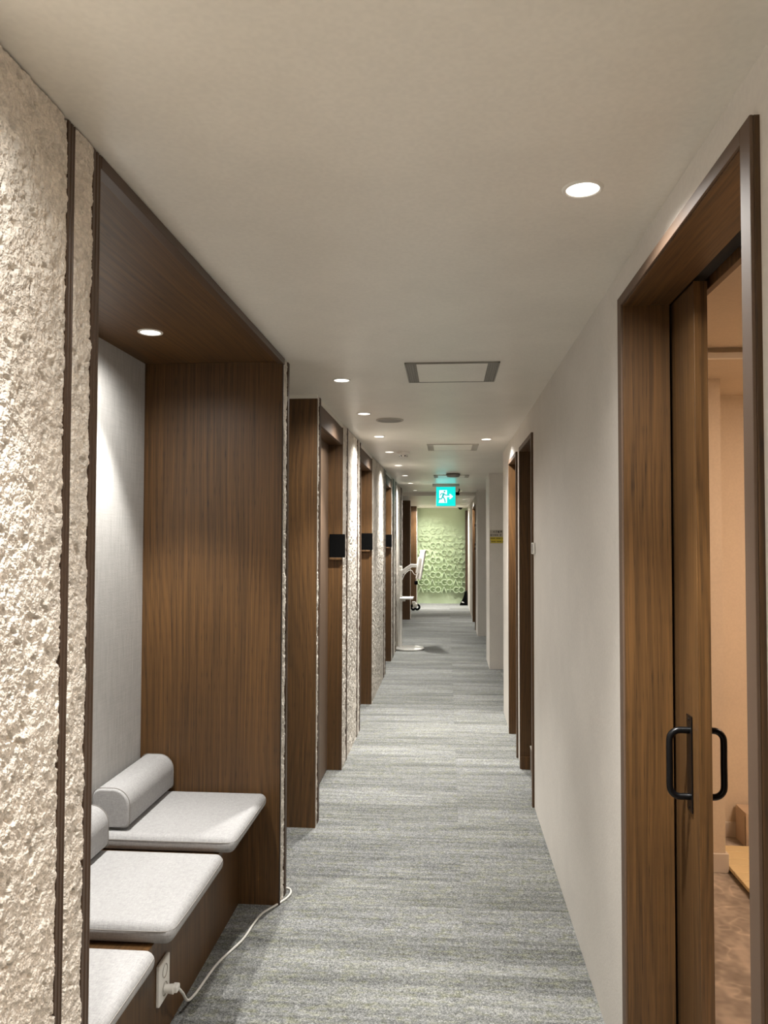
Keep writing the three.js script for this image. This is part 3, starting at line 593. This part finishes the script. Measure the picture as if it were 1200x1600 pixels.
// caster of a cart and a dark bag at the far end
{
  const t = thing('cart_caster', 'white cart foot on black caster wheels beside the last dark jamb', 'caster', [-0.685, 0, -16.9]);
  const wheel = new THREE.TorusGeometry(0.048, 0.022, 12, 26); wheel.rotateY(0.35); wheel.translate(-0.035, 0.07, 0.0); mesh('wheel', wheel, M.black, t);
  const w2 = wheel.clone(); w2.translate(0.085, 0, -0.03); mesh('wheel', w2, M.black, t);
  const fork = new THREE.SphereGeometry(0.06, 20, 14); fork.scale(0.9, 1, 0.8); fork.translate(0.0, 0.115, 0); mesh('fork_cover', fork, M.plastic, t);
  mesh('leg', rbox(-0.06, 0.015, 0.14, 0.19, -0.03, 0.03, 0.01, 2).translate(0, 0, 0), M.plastic, t);
  const b = thing('floor_bag', 'slumped black bag with a white stripe by the green wall', 'bag', [0.40, 0, -18.36]);
  const s = new THREE.Shape(); [[-0.10, 0.0], [-0.085, 0.04], [-0.05, 0.10], [-0.01, 0.20], [0.015, 0.30], [0.055, 0.33], [0.065, 0.0]].forEach(([x, y], i) => (i ? s.lineTo(x, y) : s.moveTo(x, y)));
  mesh('body', new THREE.ExtrudeGeometry(s, { depth: 0.1, bevelEnabled: true, bevelSize: 0.006, bevelThickness: 0.02, bevelSegments: 3 }).translate(0, 0.006, -0.05), M.black, b);
  const p = new THREE.Shape(); [[-0.072, 0.07], [-0.055, 0.095], [-0.02, 0.08], [0.0, 0.06], [-0.03, 0.06]].forEach(([x, y], i) => (i ? p.lineTo(x, y) : p.moveTo(x, y)));
  mesh('stripe', new THREE.ExtrudeGeometry(p, { depth: 0.004, bevelEnabled: false }).translate(0, 0, 0.07), M.plastic, b);
}
// low grey box in the narrow dark doorway
{
  const t = thing('low_box', 'low grey box just inside the narrow dark doorway', 'box', [0.552, 0, -5.2]);
  mesh('body', rbox(0, 0.062, 0, 0.15, -0.16, 0.16, 0.003, 1), M.greyBox, t); mesh('lid', rbox(-0.002, 0.062, 0.15, 0.162, -0.162, 0.162, 0.003, 1), M.lightGrey, t);
}

// ------------------------------------------------------------------ in the warm room
{
  const t = thing('low_cabinet', 'low beige cabinet against the wall of the warm lit room', 'cabinet', [1.487, 0, -4.11]);
  mesh('body', box(0.004, 0.9, 0.002, 0.158, 0.012, 0.142), M.boxFace, t);
  mesh('side_panel', rbox(0, 0.004, 0, 0.158, 0.004, 0.142, 0.001, 1), M.boxFace, t);
  mesh('top_panel', rbox(0, 0.9, 0.158, 0.172, 0.0, 0.142, 0.002, 1), M.boxFace, t);
  mesh('front_edge', joined([rbox(0, 0.028, 0, 0.158, -0.001, 0.012, 0.001, 1), rbox(0.028, 0.9, 0.14, 0.158, -0.001, 0.012, 0.001, 1)]), M.boxFace, t);
  const m = thing('slatted_mat', 'pale wooden slatted floor mat in the warm lit room', 'floor mat', [1.30, 0, -3.46]);
  const sg = rbox(0, 0.9, 0.012, 0.030, -0.038, 0.038, 0.003, 2);
  mesh('highlight_sheet', box(0.004, 0.896, 0.012, 0.0265, -0.44, 0.57), M.boxEdge, m);  // added pale sheet; its colour in the slat gaps imitates bevel highlights
  for (let k = 0; k < 13; k++) mesh('slat', sg, M.slat, m).position.set(0, 0, 0.42 - k * 0.082);
  for (const x of [0.03, 0.45, 0.86]) mesh('runner', box(x - 0.02, x + 0.02, 0, 0.012, -0.46, 0.60), M.slatDark, m);
  const b = thing('wooden_tray', 'thin wooden tray lying on the slatted mat', 'tray', [1.62, 0.030, -3.62]);
  mesh('board', rbox(-0.12, 0.2, 0, 0.012, -0.16, 0.16, 0.002, 1), M.boxEdge, b); mesh('rim', joined([rbox(-0.12, -0.112, 0.012, 0.02, -0.16, 0.16, 0.001, 1), rbox(-0.112, 0.2, 0.012, 0.02, -0.16, -0.152, 0.001, 1)]), M.slatDark, b);
  const l = thing('ceiling_panel_light', 'warm square ceiling panel light in the side room', 'ceiling light', [2.25, 2.345, -2.75]);
  mesh('frame', rbox(-0.32, 0.32, -0.02, 0, -0.32, 0.32, 0.004, 1), M.white, l);
  const glow = new THREE.MeshStandardMaterial({ color: 0xffffff, emissive: ROOM_LAMP.color, emissiveIntensity: 1.2 });
  mesh('diffuser', box(-0.3, 0.3, -0.022, -0.018, -0.3, 0.3), glow, l);
  const a = new THREE.RectAreaLight(ROOM_LAMP.color, ROOM_LAMP.intensity, 0.6, 0.6); a.name = 'panel_lamp'; a.position.set(0, -0.026, 0); a.rotation.x = -Math.PI / 2; l.add(a);
}

renderer.render(scene, camera);
